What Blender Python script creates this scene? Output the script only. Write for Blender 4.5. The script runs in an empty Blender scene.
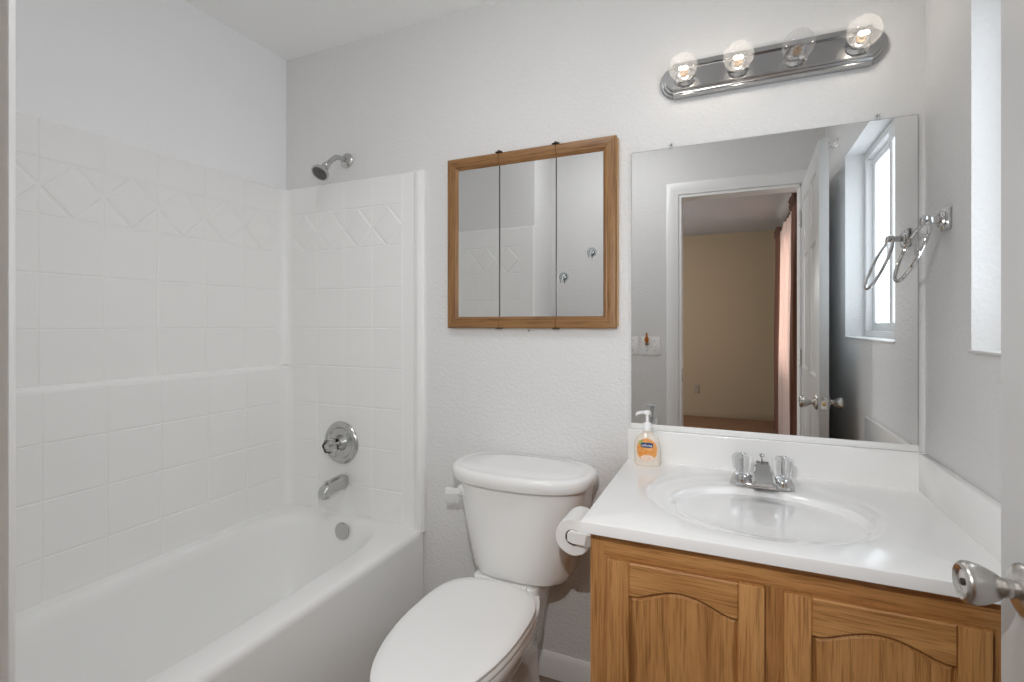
import bpy, bmesh, math, random
from mathutils import Vector, Matrix
random.seed(7)
PI = math.pi
sc = bpy.context.scene
COL = sc.collection

# ------------------------------------------------------------------ camera, world, exposure
D = 1.665            # back wall
CAM_Z = 1.241
XL, XR = -1.853, 0.476
YW = 0.105           # bathroom face of the door wall
CEIL = 2.439
cam_d = bpy.data.cameras.new('camera'); cam = bpy.data.objects.new('camera', cam_d); COL.objects.link(cam)
cam.location = (0, 0, CAM_Z); cam.rotation_euler = (PI/2, 0, math.radians(23.7))
cam_d.sensor_width = 36; cam_d.lens = 498.4/1024*36; cam_d.shift_y = -17/1024; cam_d.clip_start = 0.01
sc.camera = cam
w = bpy.data.worlds.new('world'); sc.world = w; w.use_nodes = True
w.node_tree.nodes['Background'].inputs[0].default_value = (0.75, 0.86, 1, 1)
w.node_tree.nodes['Background'].inputs[1].default_value = 1.0
sc.view_settings.view_transform = 'Standard'; sc.view_settings.look = 'None'
sc.view_settings.gamma = 1; sc.view_settings.use_curve_mapping = False
sc.view_settings.exposure = 0.0
sc.cycles.use_denoising = True
sc.cycles.max_bounces = 16; sc.cycles.diffuse_bounces = 10; sc.cycles.glossy_bounces = 8
sc.cycles.transmission_bounces = 12; sc.cycles.transparent_max_bounces = 24
sc.cycles.caustics_reflective = False; sc.cycles.caustics_refractive = False
sc.cycles.sample_clamp_indirect = 4
BULB_W = 0.24          # each lit bulb
WIN_E = 2.25           # frosted bathroom window
BED_E = 3.4           # bedroom window behind the sheer
FILL_SPOT_W = 25.5         # added fill spot beside the camera
FILL_DOME_E = 15.6          # added fill dome on the ceiling

def area_light(name, loc, rot, sx, sy, power, color):
    l = bpy.data.lights.new(name, 'AREA'); l.shape = 'RECTANGLE'; l.size = sx; l.size_y = sy
    l.energy = power; l.color = color
    o = bpy.data.objects.new(name, l); COL.objects.link(o); o.location = loc; o.rotation_euler = rot
    return o
# unseen fill panel added at the left of the bedroom, no window there
area_light('bedroom_fill', (-2.5, -1.9, 1.5), (0, -PI/2, 0), 1.3, 1.6, 54, (0.93, 0.96, 1))

fl = bpy.data.lights.new('fill_spot', 'SPOT'); fl.energy = FILL_SPOT_W; fl.color = (1, 1, 1); fl.shadow_soft_size = 0
flo = bpy.data.objects.new('fill_spot', fl); COL.objects.link(flo); flo.location = (-.12, .17, 1.48); flo.rotation_euler = Vector((-.30, 1, -.42)).to_track_quat('-Z', 'Y').to_euler(); fl.spot_size = math.radians(140); fl.spot_blend = 1   # unseen spot added beside the camera to brighten the low parts

# ------------------------------------------------------------------ materials
def nodes(name):
    m = bpy.data.materials.new(name); m.use_nodes = True
    nt = m.node_tree; b = nt.nodes['Principled BSDF']
    return m, nt, b
def plain(name, col, rough=.5, metal=0.0, bump=None, coat=0.0, spec=None, var=None):
    m, nt, b = nodes(name)
    b.inputs['Base Color'].default_value = (*col, 1); b.inputs['Roughness'].default_value = rough
    b.inputs['Metallic'].default_value = metal
    if coat: b.inputs['Coat Weight'].default_value = coat; b.inputs['Coat Roughness'].default_value = .08
    if spec is not None: b.inputs['Specular IOR Level'].default_value = spec
    tc = None
    if bump or var:
        tc = nt.nodes.new('ShaderNodeTexCoord')
    if var:
        n = nt.nodes.new('ShaderNodeTexNoise'); n.inputs['Scale'].default_value = var[0]; n.inputs['Detail'].default_value = 5
        nt.links.new(tc.outputs['Object'], n.inputs['Vector'])
        r = nt.nodes.new('ShaderNodeValToRGB'); r.color_ramp.elements[0].position = .3; r.color_ramp.elements[1].position = .7
        r.color_ramp.elements[0].color = (*var[1], 1); r.color_ramp.elements[1].color = (*col, 1)
        nt.links.new(n.outputs['Fac'], r.inputs[0]); nt.links.new(r.outputs[0], b.inputs['Base Color'])
    if bump:
        n = nt.nodes.new('ShaderNodeTexNoise'); n.inputs['Scale'].default_value = bump[0]; n.inputs['Detail'].default_value = bump[3] if len(bump) > 3 else 3
        nt.links.new(tc.outputs['Object'], n.inputs['Vector'])
        bp = nt.nodes.new('ShaderNodeBump'); bp.inputs['Strength'].default_value = bump[1]; bp.inputs['Distance'].default_value = bump[2]
        nt.links.new(n.outputs['Fac'], bp.inputs['Height']); nt.links.new(bp.outputs[0], b.inputs['Normal'])
    return m
def oak(name, axis, k=1.0):
    m, nt, b = nodes(name)
    tc = nt.nodes.new('ShaderNodeTexCoord'); mp = nt.nodes.new('ShaderNodeMapping')
    s = [1, 1, 1]; s[axis] = .07
    mp.inputs['Scale'].default_value = s
    mp.inputs['Location'].default_value = (axis*3.1, axis*1.7, .4)
    nt.links.new(tc.outputs['Object'], mp.inputs[0])
    n = nt.nodes.new('ShaderNodeTexNoise'); n.inputs['Scale'].default_value = 46; n.inputs['Detail'].default_value = 6; n.inputs['Roughness'].default_value = .62
    n.inputs['Distortion'].default_value = .6
    nt.links.new(mp.outputs[0], n.inputs['Vector'])
    r = nt.nodes.new('ShaderNodeValToRGB'); e = r.color_ramp.elements
    e[0].position = .33; e[0].color = (.285*k, .133*k, .043*k, 1)
    e[1].position = .66; e[1].color = (.43*k, .225*k, .082*k, 1)
    x = e.new(.5); x.color = (.375*k, .188*k, .064*k, 1)
    nt.links.new(n.outputs['Fac'], r.inputs[0])
    mp2 = nt.nodes.new('ShaderNodeMapping'); s2 = [1, 1, 1]; s2[axis] = .035; mp2.inputs['Scale'].default_value = s2
    nt.links.new(tc.outputs['Object'], mp2.inputs[0])
    p = nt.nodes.new('ShaderNodeTexNoise'); p.inputs['Scale'].default_value = 260; p.inputs['Detail'].default_value = 2
    nt.links.new(mp2.outputs[0], p.inputs['Vector'])
    pr = nt.nodes.new('ShaderNodeValToRGB'); pr.color_ramp.elements[0].position = .36; pr.color_ramp.elements[1].position = .5
    pr.color_ramp.elements[0].color = (.62, .55, .48, 1); pr.color_ramp.elements[1].color = (1, 1, 1, 1)
    nt.links.new(p.outputs['Fac'], pr.inputs[0])
    mx = nt.nodes.new('ShaderNodeMix'); mx.data_type = 'RGBA'; mx.blend_type = 'MULTIPLY'; mx.inputs[0].default_value = .8
    nt.links.new(r.outputs[0], mx.inputs[6]); nt.links.new(pr.outputs[0], mx.inputs[7])
    nt.links.new(mx.outputs[2], b.inputs['Base Color'])
    b.inputs['Roughness'].default_value = .42
    return m
def emit(name, col, e):
    m, nt, b = nodes(name)
    b.inputs['Base Color'].default_value = (*col, 1); b.inputs['Emission Color'].default_value = (*col, 1)
    b.inputs['Emission Strength'].default_value = e
    return m
def clear_glass(name, tint=(1, 1, 1), haze=0):
    # thin clear shell: transparent with fresnel reflections
    m = bpy.data.materials.new(name); m.use_nodes = True; nt = m.node_tree; nt.nodes.clear()
    out = nt.nodes.new('ShaderNodeOutputMaterial'); mx = nt.nodes.new('ShaderNodeMixShader')
    t = nt.nodes.new('ShaderNodeBsdfTransparent'); t.inputs[0].default_value = (*tint, 1)
    g = nt.nodes.new('ShaderNodeBsdfGlossy'); g.inputs['Roughness'].default_value = .02
    f = nt.nodes.new('ShaderNodeFresnel'); f.inputs[0].default_value = 1.5
    geo = nt.nodes.new('ShaderNodeNewGeometry'); inv = nt.nodes.new('ShaderNodeMath'); inv.operation = 'SUBTRACT'; inv.inputs[0].default_value = 1
    mul = nt.nodes.new('ShaderNodeMath'); mul.operation = 'MULTIPLY'
    nt.links.new(geo.outputs['Backfacing'], inv.inputs[1]); nt.links.new(inv.outputs[0], mul.inputs[0]); nt.links.new(f.outputs[0], mul.inputs[1])
    nt.links.new(mul.outputs[0], mx.inputs[0]); nt.links.new(t.outputs[0], mx.inputs[1]); nt.links.new(g.outputs[0], mx.inputs[2])
    if haze:
        h = nt.nodes.new('ShaderNodeMixShader'); h.inputs[0].default_value = haze
        tl = nt.nodes.new('ShaderNodeBsdfTranslucent'); nt.links.new(mx.outputs[0], h.inputs[1]); nt.links.new(tl.outputs[0], h.inputs[2]); nt.links.new(h.outputs[0], out.inputs[0])
    else: nt.links.new(mx.outputs[0], out.inputs[0])
    return m
def crystal(name):
    m, nt, b = nodes(name)
    b.inputs['Transmission Weight'].default_value = 1; b.inputs['IOR'].default_value = 1.22
    b.inputs['Roughness'].default_value = .10; b.inputs['Base Color'].default_value = (.97, .98, .98, 1)
    return m
def sheer_mat(name, col):
    m = bpy.data.materials.new(name); m.use_nodes = True; nt = m.node_tree; nt.nodes.clear()
    out = nt.nodes.new('ShaderNodeOutputMaterial'); mx = nt.nodes.new('ShaderNodeMixShader'); mx.inputs[0].default_value = .5
    t = nt.nodes.new('ShaderNodeBsdfTranslucent'); t.inputs[0].default_value = (*col, 1)
    g = nt.nodes.new('ShaderNodeBsdfDiffuse'); g.inputs[0].default_value = (*col, 1)
    nt.links.new(t.outputs[0], mx.inputs[1]); nt.links.new(g.outputs[0], mx.inputs[2]); nt.links.new(mx.outputs[0], out.inputs[0])
    return m
def tile_floor(name):
    m, nt, b = nodes(name)
    tc = nt.nodes.new('ShaderNodeTexCoord')
    br = nt.nodes.new('ShaderNodeTexBrick'); br.offset = 0; br.squash = 1
    br.inputs['Scale'].default_value = 1; br.inputs['Brick Width'].default_value = .305; br.inputs['Row Height'].default_value = .305
    br.inputs['Mortar Size'].default_value = .004; br.inputs['Mortar Smooth'].default_value = .2
    br.inputs['Color1'].default_value = (.27, .205, .16, 1); br.inputs['Color2'].default_value = (.24, .18, .14, 1); br.inputs['Mortar'].default_value = (.12, .10, .085, 1)
    mp = nt.nodes.new('ShaderNodeMapping'); mp.inputs['Location'].default_value = (.07, .05, 0)
    nt.links.new(tc.outputs['Object'], mp.inputs[0]); nt.links.new(mp.outputs[0], br.inputs['Vector'])
    n = nt.nodes.new('ShaderNodeTexNoise'); n.inputs['Scale'].default_value = 14; n.inputs['Detail'].default_value = 6
    nt.links.new(tc.outputs['Object'], n.inputs['Vector'])
    r = nt.nodes.new('ShaderNodeValToRGB'); r.color_ramp.elements[0].color = (.7, .7, .7, 1); r.color_ramp.elements[1].color = (1.25, 1.2, 1.15, 1)
    nt.links.new(n.outputs['Fac'], r.inputs[0])
    mx = nt.nodes.new('ShaderNodeMix'); mx.data_type = 'RGBA'; mx.blend_type = 'MULTIPLY'; mx.inputs[0].default_value = 1
    nt.links.new(br.outputs['Color'], mx.inputs[6]); nt.links.new(r.outputs[0], mx.inputs[7]); nt.links.new(mx.outputs[2], b.inputs['Base Color'])
    b.inputs['Roughness'].default_value = .4
    return m

M = dict(
    wall=plain('white_wall_paint', (.75, .748, .742), .62, bump=(95, .6, .005, 3)),
    wall_smooth=plain('tub_wall_paint', (.88, .886, .895), .5, bump=(70, .12, .002)),
    ceiling=plain('ceiling_paint', (.93, .93, .93), .7, bump=(60, .2, .003)),
    trim=plain('white_trim_paint', (.86, .86, .855), .35),
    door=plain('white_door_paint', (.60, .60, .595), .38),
    fiber=plain('white_fiberglass', (.86, .86, .85), .30, bump=(9, .05, .004, 2)),
    porcelain=plain('white_porcelain', (.86, .86, .85), .12, coat=.5),
    plastic=plain('white_plastic', (.88, .88, .87), .3),
    marble=plain('white_cultured_marble', (.90, .895, .885), .13, coat=.4),
    paper=plain('paper', (.85, .845, .83), .9, bump=(150, .3, .002)),
    card=plain('cardboard', (.30, .24, .19), .9),
    chrome=plain('chrome', (.64, .64, .64), .08, 1.0),
    chrome_soft=plain('worn_chrome', (.56, .56, .55), .24, 1.0),
    nickel=plain('brushed_nickel', (.62, .60, .57), .27, 1.0),
    plate=plain('grey_chrome', (.44, .44, .44), .2, 1.0),
    dark=plain('dark_metal', (.06, .05, .045), .5, .5),
    nozzle=plain('dark_nozzle', (.10, .10, .10), .5, bump=(400, .6, .002)),
    mirror=plain('mirror_silver', (.90, .905, .90), .0, 1.0),
    mirror_edge=plain('mirror_edge', (.35, .37, .36), .3, .6),
    oakx=oak('oak_grain_x', 0, 1.4), oakz=oak('oak_grain_z', 2, 1.4),
    coakx=oak('cabinet_oak_x', 0, .76), coakz=oak('cabinet_oak_z', 2, .76),
    lightwood=plain('pale_wood', (.55, .36, .20), .5),
    tile=tile_floor('brown_floor_tile'),
    carpet=plain('tan_carpet', (.30, .165, .085), .95, bump=(300, .8, .006), var=(220, (.20, .10, .05))),
    tan=plain('tan_wall_paint', (.40, .315, .205), .7, bump=(50, .3, .003)),
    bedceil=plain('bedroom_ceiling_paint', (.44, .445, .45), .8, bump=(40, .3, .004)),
    drape=plain('rust_brown_drape', (.15, .062, .036), .75, bump=(220, .3, .002)),
    drape_dark=plain('dark_brown_ruffle', (.10, .045, .028), .8, bump=(160, .4, .003)),
    sheer=sheer_mat('pale_pink_sheer', (.80, .68, .62)),
    bulb=clear_glass('bulb_glass', haze=.11), clear=clear_glass('clear_plastic', (.93, .95, .95)),
    crystal=crystal('crystal_acrylic'),
    filament=emit('lit_filament', (1, .90, .72), 22),
    fil_off=plain('unlit_filament', (.25, .17, .10), .5),
    brass=plain('brass_cap', (.60, .42, .20), .3, 1.0),
    dome=emit('fill_dome_glow', (.98, .98, 1), FILL_DOME_E),
    pane=emit('frosted_daylight_pane', (.86, .93, 1.0), WIN_E),
    bedpane=emit('bedroom_daylight_pane', (.95, .97, 1.0), BED_E),
    vinyl=plain('white_vinyl', (.82, .82, .82), .3),
    soap=plain('creamy_liquid_soap', (.80, .72, .62), .15, coat=.5),
    label=plain('orange_label', (.78, .27, .03), .35, var=(90, (.86, .45, .18))),
    pink=plain('pale_pink_print', (.85, .55, .42), .4, var=(120, (.9, .78, .66))),
    green=plain('leaf_green_print', (.42, .5, .12), .4),
    blue=plain('navy_print', (.03, .06, .17), .35), white=plain('white_print', (.9, .9, .9), .4),
    amber=clear_glass('amber_glass', (.80, .50, .22)),
    outlet=plain('almond_plastic', (.33, .27, .20), .5),
    grey=plain('grey_slot', (.20, .20, .20), .5),
)

# ------------------------------------------------------------------ helpers
def world_of(o):
    m = Matrix.Identity(4)
    while o is not None:
        m = o.matrix_basis @ m; o = o.parent
    return m
def obj(name, bm, mat, parent=None, ang=35, flat=False):
    """link bm (given in world coordinates) as one mesh object, optionally under a parent"""
    bmesh.ops.recalc_face_normals(bm, faces=bm.faces[:])
    if parent is not None: bm.transform(world_of(parent).inverted())
    me = bpy.data.meshes.new(name); bm.to_mesh(me); bm.free()
    mats = mat if isinstance(mat, (list, tuple)) else [mat]
    for x in mats: me.materials.append(x)
    if not flat:
        me.polygons.foreach_set('use_smooth', [True]*len(me.polygons)); me.set_sharp_from_angle(angle=math.radians(ang))
    o = bpy.data.objects.new(name, me); COL.objects.link(o)
    if parent is not None: o.parent = parent
    return o
def thing(name, label, cat, loc=(0, 0, 0), rot=(0, 0, 0), group=None):
    o = bpy.data.objects.new(name, None); COL.objects.link(o); o.empty_display_size = .05
    o.location = loc; o.rotation_euler = rot; o['label'] = label; o['category'] = cat
    if group: o['group'] = group
    return o
def tag(o, label, cat, group=None, kind=None):
    o['label'] = label; o['category'] = cat
    if group: o['group'] = group
    if kind: o['kind'] = kind
    return o
def struct(name, bm, mat, label, cat, parent=None, **k):
    o = obj(name, bm, mat, parent, **k)
    if parent is None:
        o['kind'] = 'structure'; o['label'] = label; o['category'] = cat
    return o
def B(): return bmesh.new()
def box(bm, x0, x1, y0, y1, z0, z1, bev=0.0, seg=2):
    r = bmesh.ops.create_cube(bm, size=1)
    vs = r['verts']
    for v in vs:
        v.co = Vector((x0+(v.co.x+.5)*(x1-x0), y0+(v.co.y+.5)*(y1-y0), z0+(v.co.z+.5)*(z1-z0)))
    if bev > 0:
        es = list({e for v in vs for e in v.link_edges})
        bmesh.ops.bevel(bm, geom=es, offset=bev, segments=seg, profile=.5, affect='EDGES')
    return bm
def frame_for(d):
    d = Vector(d).normalized(); a = Vector((0, 0, 1)) if abs(d.z) < .9 else Vector((1, 0, 0))
    u = d.cross(a).normalized(); v = d.cross(u).normalized()
    return u, v, d
def loft(bm, rings, cap0=True, cap1=True, closed=True):
    vr = [[bm.verts.new(p) for p in r] for r in rings]
    n = len(rings[0])
    for i in range(len(vr)-1):
        for j in range(n if closed else n-1):
            k = (j+1) % n
            bm.faces.new((vr[i][j], vr[i][k], vr[i+1][k], vr[i+1][j]))
    if cap0: bm.faces.new(list(reversed(vr[0])))
    if cap1: bm.faces.new(vr[-1])
    return bm
def lathe(bm, prof, o, d, seg=32, su=1.0, sv=1.0, cap0=True, cap1=True, uv=None):
    """prof: (distance along d, radius)"""
    u, v, d = frame_for(d)
    if uv: u, v = Vector(uv[0]), Vector(uv[1])
    o = Vector(o); rings = []
    for h, r in prof:
        rings.append([o + d*h + u*(r*su*math.cos(2*PI*i/seg)) + v*(r*sv*math.sin(2*PI*i/seg)) for i in range(seg)])
    return loft(bm, rings, cap0, cap1)
def tube(bm, pts, rad, seg=12, closed=False):
    pts = [Vector(p) for p in pts]; n = len(pts)
    rads = rad if isinstance(rad, (list, tuple)) else [rad]*n
    rings = []; pu = None
    for i, p in enumerate(pts):
        a = pts[(i-1) % n] if (closed or i > 0) else p; b = pts[(i+1) % n] if (closed or i < n-1) else p
        d = (b-a).normalized()
        if pu is None: u, v, _ = frame_for(d)
        else:
            u = (pu - d*pu.dot(d)).normalized(); v = d.cross(u).normalized()
        pu = u
        rings.append([p + u*(rads[i]*math.cos(2*PI*k/seg)) + v*(rads[i]*math.sin(2*PI*k/seg)) for k in range(seg)])
    if closed:
        vr = [[bm.verts.new(q) for q in r] for r in rings]
        for i in range(n):
            for j in range(seg):
                bm.faces.new((vr[i][j], vr[i][(j+1) % seg], vr[(i+1) % n][(j+1) % seg], vr[(i+1) % n][j]))
        return bm
    return loft(bm, rings)
def poly_prism(bm, pts, o, u, v, n, depth, bev=0.0):
    """2d outline pts in the u,v plane at o, pushed along n by depth; front edge optionally chamfered"""
    o, u, v, n = Vector(o), Vector(u), Vector(v), Vector(n)
    rings = [[o+u*a+v*b for a, b in pts]]
    if bev:
        cx = sum(p[0] for p in pts)/len(pts); cy = sum(p[1] for p in pts)/len(pts)
        rings.append([o+u*a+v*b+n*(depth-bev) for a, b in pts])
        ins = inset(pts, bev)
        rings.append([o+u*a+v*b+n*depth for a, b in ins])
    else:
        rings.append([o+u*a+v*b+n*depth for a, b in pts])
    return loft(bm, rings)
def inset(pts, d):
    n = len(pts); out = []
    area = sum(pts[i][0]*pts[(i+1) % n][1]-pts[(i+1) % n][0]*pts[i][1] for i in range(n))
    s = 1 if area > 0 else -1
    for i in range(n):
        p0, p1, p2 = Vector(pts[i-1]), Vector(pts[i]), Vector(pts[(i+1) % n])
        d1 = (p1-p0).normalized(); d2 = (p2-p1).normalized()
        n1 = Vector((-d1.y, d1.x))*s; n2 = Vector((-d2.y, d2.x))*s
        b = (n1+n2); L = b.length
        if L < 1e-6: out.append(tuple(p1+n1*d)); continue
        b /= L; k = d/max(.35, b.dot(n1))
        out.append(tuple(p1+b*k))
    return out
def superell(cx, cy, a, b, n, z, N=72, y_front=None):
    pts = []
    for i in range(N):
        t = 2*PI*i/N; c, s = math.cos(t), math.sin(t)
        pts.append(Vector((cx+a*math.copysign(abs(c)**(2/n), c), cy+b*math.copysign(abs(s)**(2/n), s), z)))
    return pts
def arc(cx, cy, r, a0, a1, n):
    return [(cx+r*math.cos(a0+(a1-a0)*i/n), cy+r*math.sin(a0+(a1-a0)*i/n)) for i in range(n+1)]

# ------------------------------------------------------------------ the room shell
T = .12
YB = YW - T           # bedroom face of the door wall
BX0, BX1, BY0 = -2.6, .575, -3.85
DO0, DO1, DOH = -.281, .362, 2.025      # door opening
b = B(); box(b, XL-T, XR+T, YW-.0, D+T, -.1, 0); struct('floor', b, M['tile'], 'brown square tile bathroom floor by the toilet', 'floor')
b = B(); box(b, XL-T, XR+T, YB, D+T, CEIL, CEIL+.1); struct('ceiling', b, M['ceiling'], 'flat pale grey bathroom ceiling', 'ceiling')
b = B(); box(b, XL-T, XR+T, D, D+T, 0, CEIL); struct('wall_back', b, M['wall'], 'white orange peel textured back wall behind toilet and mirror', 'wall')
b = B(); box(b, XL-T, XL, YW, D, 0, CEIL); struct('wall_left', b, M['wall_smooth'], 'white painted wall above the tub, on the left', 'wall')
# right wall with the window opening
WY0, WY1, WZ0, WZ1 = .64, 1.385, 1.18, 2.0
b = B()
box(b, XR, XR+T, YB, WY0, 0, CEIL); box(b, XR, XR+T, WY1, D, 0, CEIL)
box(b, XR, XR+T, WY0, WY1, 0, WZ0); box(b, XR, XR+T, WY0, WY1, WZ1, CEIL)
struct('wall_right', b, M['wall'], 'white textured wall on the right with the window and towel ring', 'wall')
# door wall
b = B()
box(b, XL-T, DO0, YB, YW, 0, CEIL); box(b, DO1, XR, YB, YW, 0, CEIL); box(b, DO0, DO1, YB, YW, DOH, CEIL)
struct('wall_door', b, M['wall'], 'white wall around the doorway, seen in the vanity mirror', 'wall')
# solid end of the tub alcove
YE = .42
b = B(); box(b, XL, -1.108, YW, YE, 0, CEIL); struct('wall_alcove', b, M['wall'], 'white wall closing the near end of the tub alcove', 'wall')
# baseboards
def baseboard(name, x0, x1, label):
    b = B(); pr = [(0, 0), (.012, 0), (.012, .07), (.008, .08), (.004, .086), (0, .086)]
    loft(b, [[(x, D-p[0], p[1]) for p in pr] for x in (x0, x1)])
    struct(name, b, M['trim'], label, 'baseboard')
baseboard('baseboard_back', -1.10, -.295, 'white baseboard on the back wall behind the toilet')

# door casing, jamb and stop
b = B()
cw, ct = .072, .0135
def casing_profile(): return [(0, 0), (0, .008), (.008, .011), (.02, .011), (.03, ct), (.06, ct), (.068, .011), (cw, .008), (cw, 0)]
def casing(b, y, s):
    path = [((DO0-.013), 0, -1, 0), ((DO0-.013), DOH+.008, -1, 1), ((DO1+.008), DOH+.008, 1, 1), ((DO1+.008), 0, 1, 0)]
    rings = []
    for x, z, dx, dz in path:
        rings.append([(x+dx*p, y+s*q, z+dz*p) for p, q in casing_profile()])
    loft(b, rings)
casing(b, YW, 1)
struct('trim_casing', b, M['trim'], 'white moulded casing around the doorway', 'trim')
b = B()
jt = .012
box(b, DO0-.008, DO0+jt-.008, YB-.004, YW+.001, 0, DOH); box(b, DO1-jt+.004, DO1+.004, YB-.004, YW+.003, 0, DOH); box(b, DO0, DO1, YB-.004, YW+.003, DOH-.010, DOH+.003)
struct('trim_jamb', b, M['trim'], 'white jamb lining the doorway', 'trim')
b = B(); casing(b, YB, -1); struct('trim_casing_bedroom', b, M['trim'], 'white casing on the bedroom side of the doorway', 'trim')
b = B(); box(b, DO0+.003, DO0+.006, .045, .075, .885, .965, .002)
tag(obj('strike_plate', b, M['nickel']), 'small metal strike plate on the left door jamb', 'strike plate')

# ------------------------------------------------------------------ bedroom seen in the mirror
b = B(); box(b, BX0, BX1+T, BY0-T, YB, -.1, 0); box(b, DO0, DO1, YB, YW, -.1, 0); struct('floor_bedroom', b, M['carpet'], 'brown carpet in the bedroom, seen in the mirror', 'floor')
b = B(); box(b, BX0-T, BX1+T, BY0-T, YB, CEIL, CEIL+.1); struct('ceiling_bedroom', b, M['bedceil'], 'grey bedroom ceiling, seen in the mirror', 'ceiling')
b = B(); box(b, BX0-T, BX1+T, BY0-T, BY0, 0, CEIL); struct('wall_bedroom_far', b, M['tan'], 'tan bedroom wall, seen in the mirror', 'wall')
b = B(); box(b, BX0-T, BX0, BY0, YB, 0, CEIL); struct('wall_bedroom_left', b, M['tan'], 'tan bedroom side wall', 'wall')
VY0, VY1, VZ0, VZ1 = -3.1, -1.75, .75, 2.12
b = B()
box(b, BX1, BX1+T, BY0, VY0, 0, CEIL); box(b, BX1, BX1+T, VY1, YB, 0, CEIL)
box(b, BX1, BX1+T, VY0, VY1, 0, VZ0); box(b, BX1, BX1+T, VY0, VY1, VZ1, CEIL)
struct('wall_bedroom_window', b, M['tan'], 'tan bedroom wall behind the drapes', 'wall')
b = B()
box(b, BX1+.05, BX1+.09, VY0, VY1, VZ0, VZ0+.05); box(b, BX1+.05, BX1+.09, VY0, VY1, VZ1-.05, VZ1)
for y in (VY0, (VY0+VY1)/2-.025, VY1-.05): box(b, BX1+.05, BX1+.09, y, y+.05, VZ0+.05, VZ1-.05)
wf = struct('window_2', b, M['vinyl'], 'bedroom window behind the drapes, seen in the mirror', 'window')
b = B(); box(b, BX1+.066, BX1+.072, VY0+.02, VY1-.02, VZ0+.02, VZ1-.02); obj('window_pane', b, M['bedpane'], wf)
b = B(); box(b, BX0, BX1, BY0, BY0+.012, 0, .085, .003); struct('baseboard_bedroom', b, M['tan'], 'baseboard under the tan bedroom wall', 'baseboard')

# drapes
ROD_X, ROD_Z = BX1-.075, 2.27
def drape(b, y0, y1, folds, amp, z0, z1, x, seed):
    random.seed(seed); n = folds*10; ph = [random.uniform(.75, 1.25) for _ in range(folds+2)]
    rings = []
    for j in range(17):
        f = j/16; z = z1+(z0-z1)*f; row = []
        for i in range(n+1):
            u = i/n; k = ph[int(u*folds)]
            a = amp*(.7+.5*f)*k
            yy = y0+(y1-y0)*u + .012*math.sin(f*3+i*.7)
            row.append((x+a*math.sin(u*folds*2*PI)+.008*math.sin(f*5+u*9), yy, z))
        rings.append(row)
    back = [[(p[0]+.003, p[1], p[2]) for p in r] for r in rings]
    full = [r+list(reversed(q)) for r, q in zip(rings, back)]
    return loft(b, full)
def ruffle(b, y0, y1, folds, amp, x):
    n = folds*12; rings = []
    for z, k in ((2.235, .75), (2.25, 1.0), (2.27, 1.25), (2.29, 1.0), (2.315, 1.35), (2.325, 1.2)):
        row = [(x+amp*k*math.sin(i/n*folds*2*PI), y0+(y1-y0)*i/n, z+.006*math.sin(i*1.3)) for i in range(n+1)]
        rings.append(row)
    full = [r+[(p[0]+.004, p[1], p[2]) for p in reversed(r)] for r in rings]
    return loft(b, full)
def make_drape(label, y0, y1, folds, amp, seed, ramp=None):
    t = thing('drape', label, 'curtain', (ROD_X, (y0+y1)/2, 0), group='rust brown bedroom drapes')
    obj('cloth', drape(B(), y0, y1, folds, amp, .03, 2.24, ROD_X, seed), M['drape'], t, ang=60)
    obj('ruffle', ruffle(B(), y0, y1, folds, .03, ROD_X), M['drape_dark'], t, ang=60)
make_drape('rust brown drape on the far side of the pale sheer, seen in the mirror', -3.4, -2.95, 3, .036, 3)
make_drape('rust brown drape nearer the doorway, beside the white door in the mirror', -1.72, -1.38, 4, .022, 5)
b = drape(B(), -2.93, -1.74, 7, .020, .03, 2.25, ROD_X, 9)
tag(obj('sheer_curtain', b, M['sheer'], ang=60), 'pale sunlit sheer curtain hanging between the rust drapes', 'curtain')
t = thing('curtain_rod', 'dark curtain rod along the bedroom window wall above the drapes', 'curtain rod', (ROD_X, -2.4, ROD_Z))
b = B(); lathe(b, [(0, .009), (2.15, .009)], (ROD_X, -3.48, ROD_Z), (0, 1, 0), 12); obj('rod', b, M['dark'], t)
for y in (-3.46, -1.38):
    b = B(); box(b, ROD_X-.006, BX1, y-.006, y+.006, ROD_Z-.006, ROD_Z+.006); box(b, BX1-.006, BX1, y-.02, y+.02, ROD_Z-.03, ROD_Z+.03); obj('bracket', b, M['dark'], t)
t = thing('electrical_outlet', 'brown electrical outlet low on the tan bedroom wall', 'outlet', (-.418, BY0, .363))
b = B(); box(b, -.453, -.383, BY0, BY0+.006, .305, .421, .002); obj('cover_plate', b, M['outlet'], t)
for dz in (-.026, .026):
    b = B(); box(b, -.435, -.401, BY0+.006, BY0+.009, .363+dz-.016, .363+dz+.016, .001); obj('socket', b, M['outlet'], t)

# ------------------------------------------------------------------ bathroom window
X1 = XR+.072
b = B()
for (y0, y1, z0, z1) in ((WY0, WY1, WZ0, WZ0+.032), (WY0, WY1, WZ1-.032, WZ1), (WY0, WY0+.032, WZ0+.032, WZ1-.032), (WY1-.032, WY1, WZ0+.032, WZ1-.032)):
    box(b, X1, X1+.045, y0, y1, z0, z1, .003)
win = struct('window_1', b, M['vinyl'], 'white sliding bathroom window with frosted glass, right wall', 'window')
YM = 1.02
def sash(name, y0, y1, x, label=None):
    b = B(); s = .036
    for (a, c, z0, z1) in ((y0, y1, WZ0+.03, WZ0+.03+s), (y0, y1, WZ1-.03-s, WZ1-.03), (y0, y0+s, WZ0+.03+s, WZ1-.03-s), (y1-s, y1, WZ0+.03+s, WZ1-.03-s)):
        box(b, x, x+.018, a, c, z0, z1, .003)
    o = obj(name, b, M['vinyl'], win)
    b = B(); box(b, x+.008, x+.012, y0+s-.004, y1-s+.004, WZ0+.03+s-.004, WZ1-.03-s+.004); obj('frosted_pane', b, M['pane'], o)
    return o
sash('sash', WY0+.028, YM+.036, X1+.024)
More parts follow.
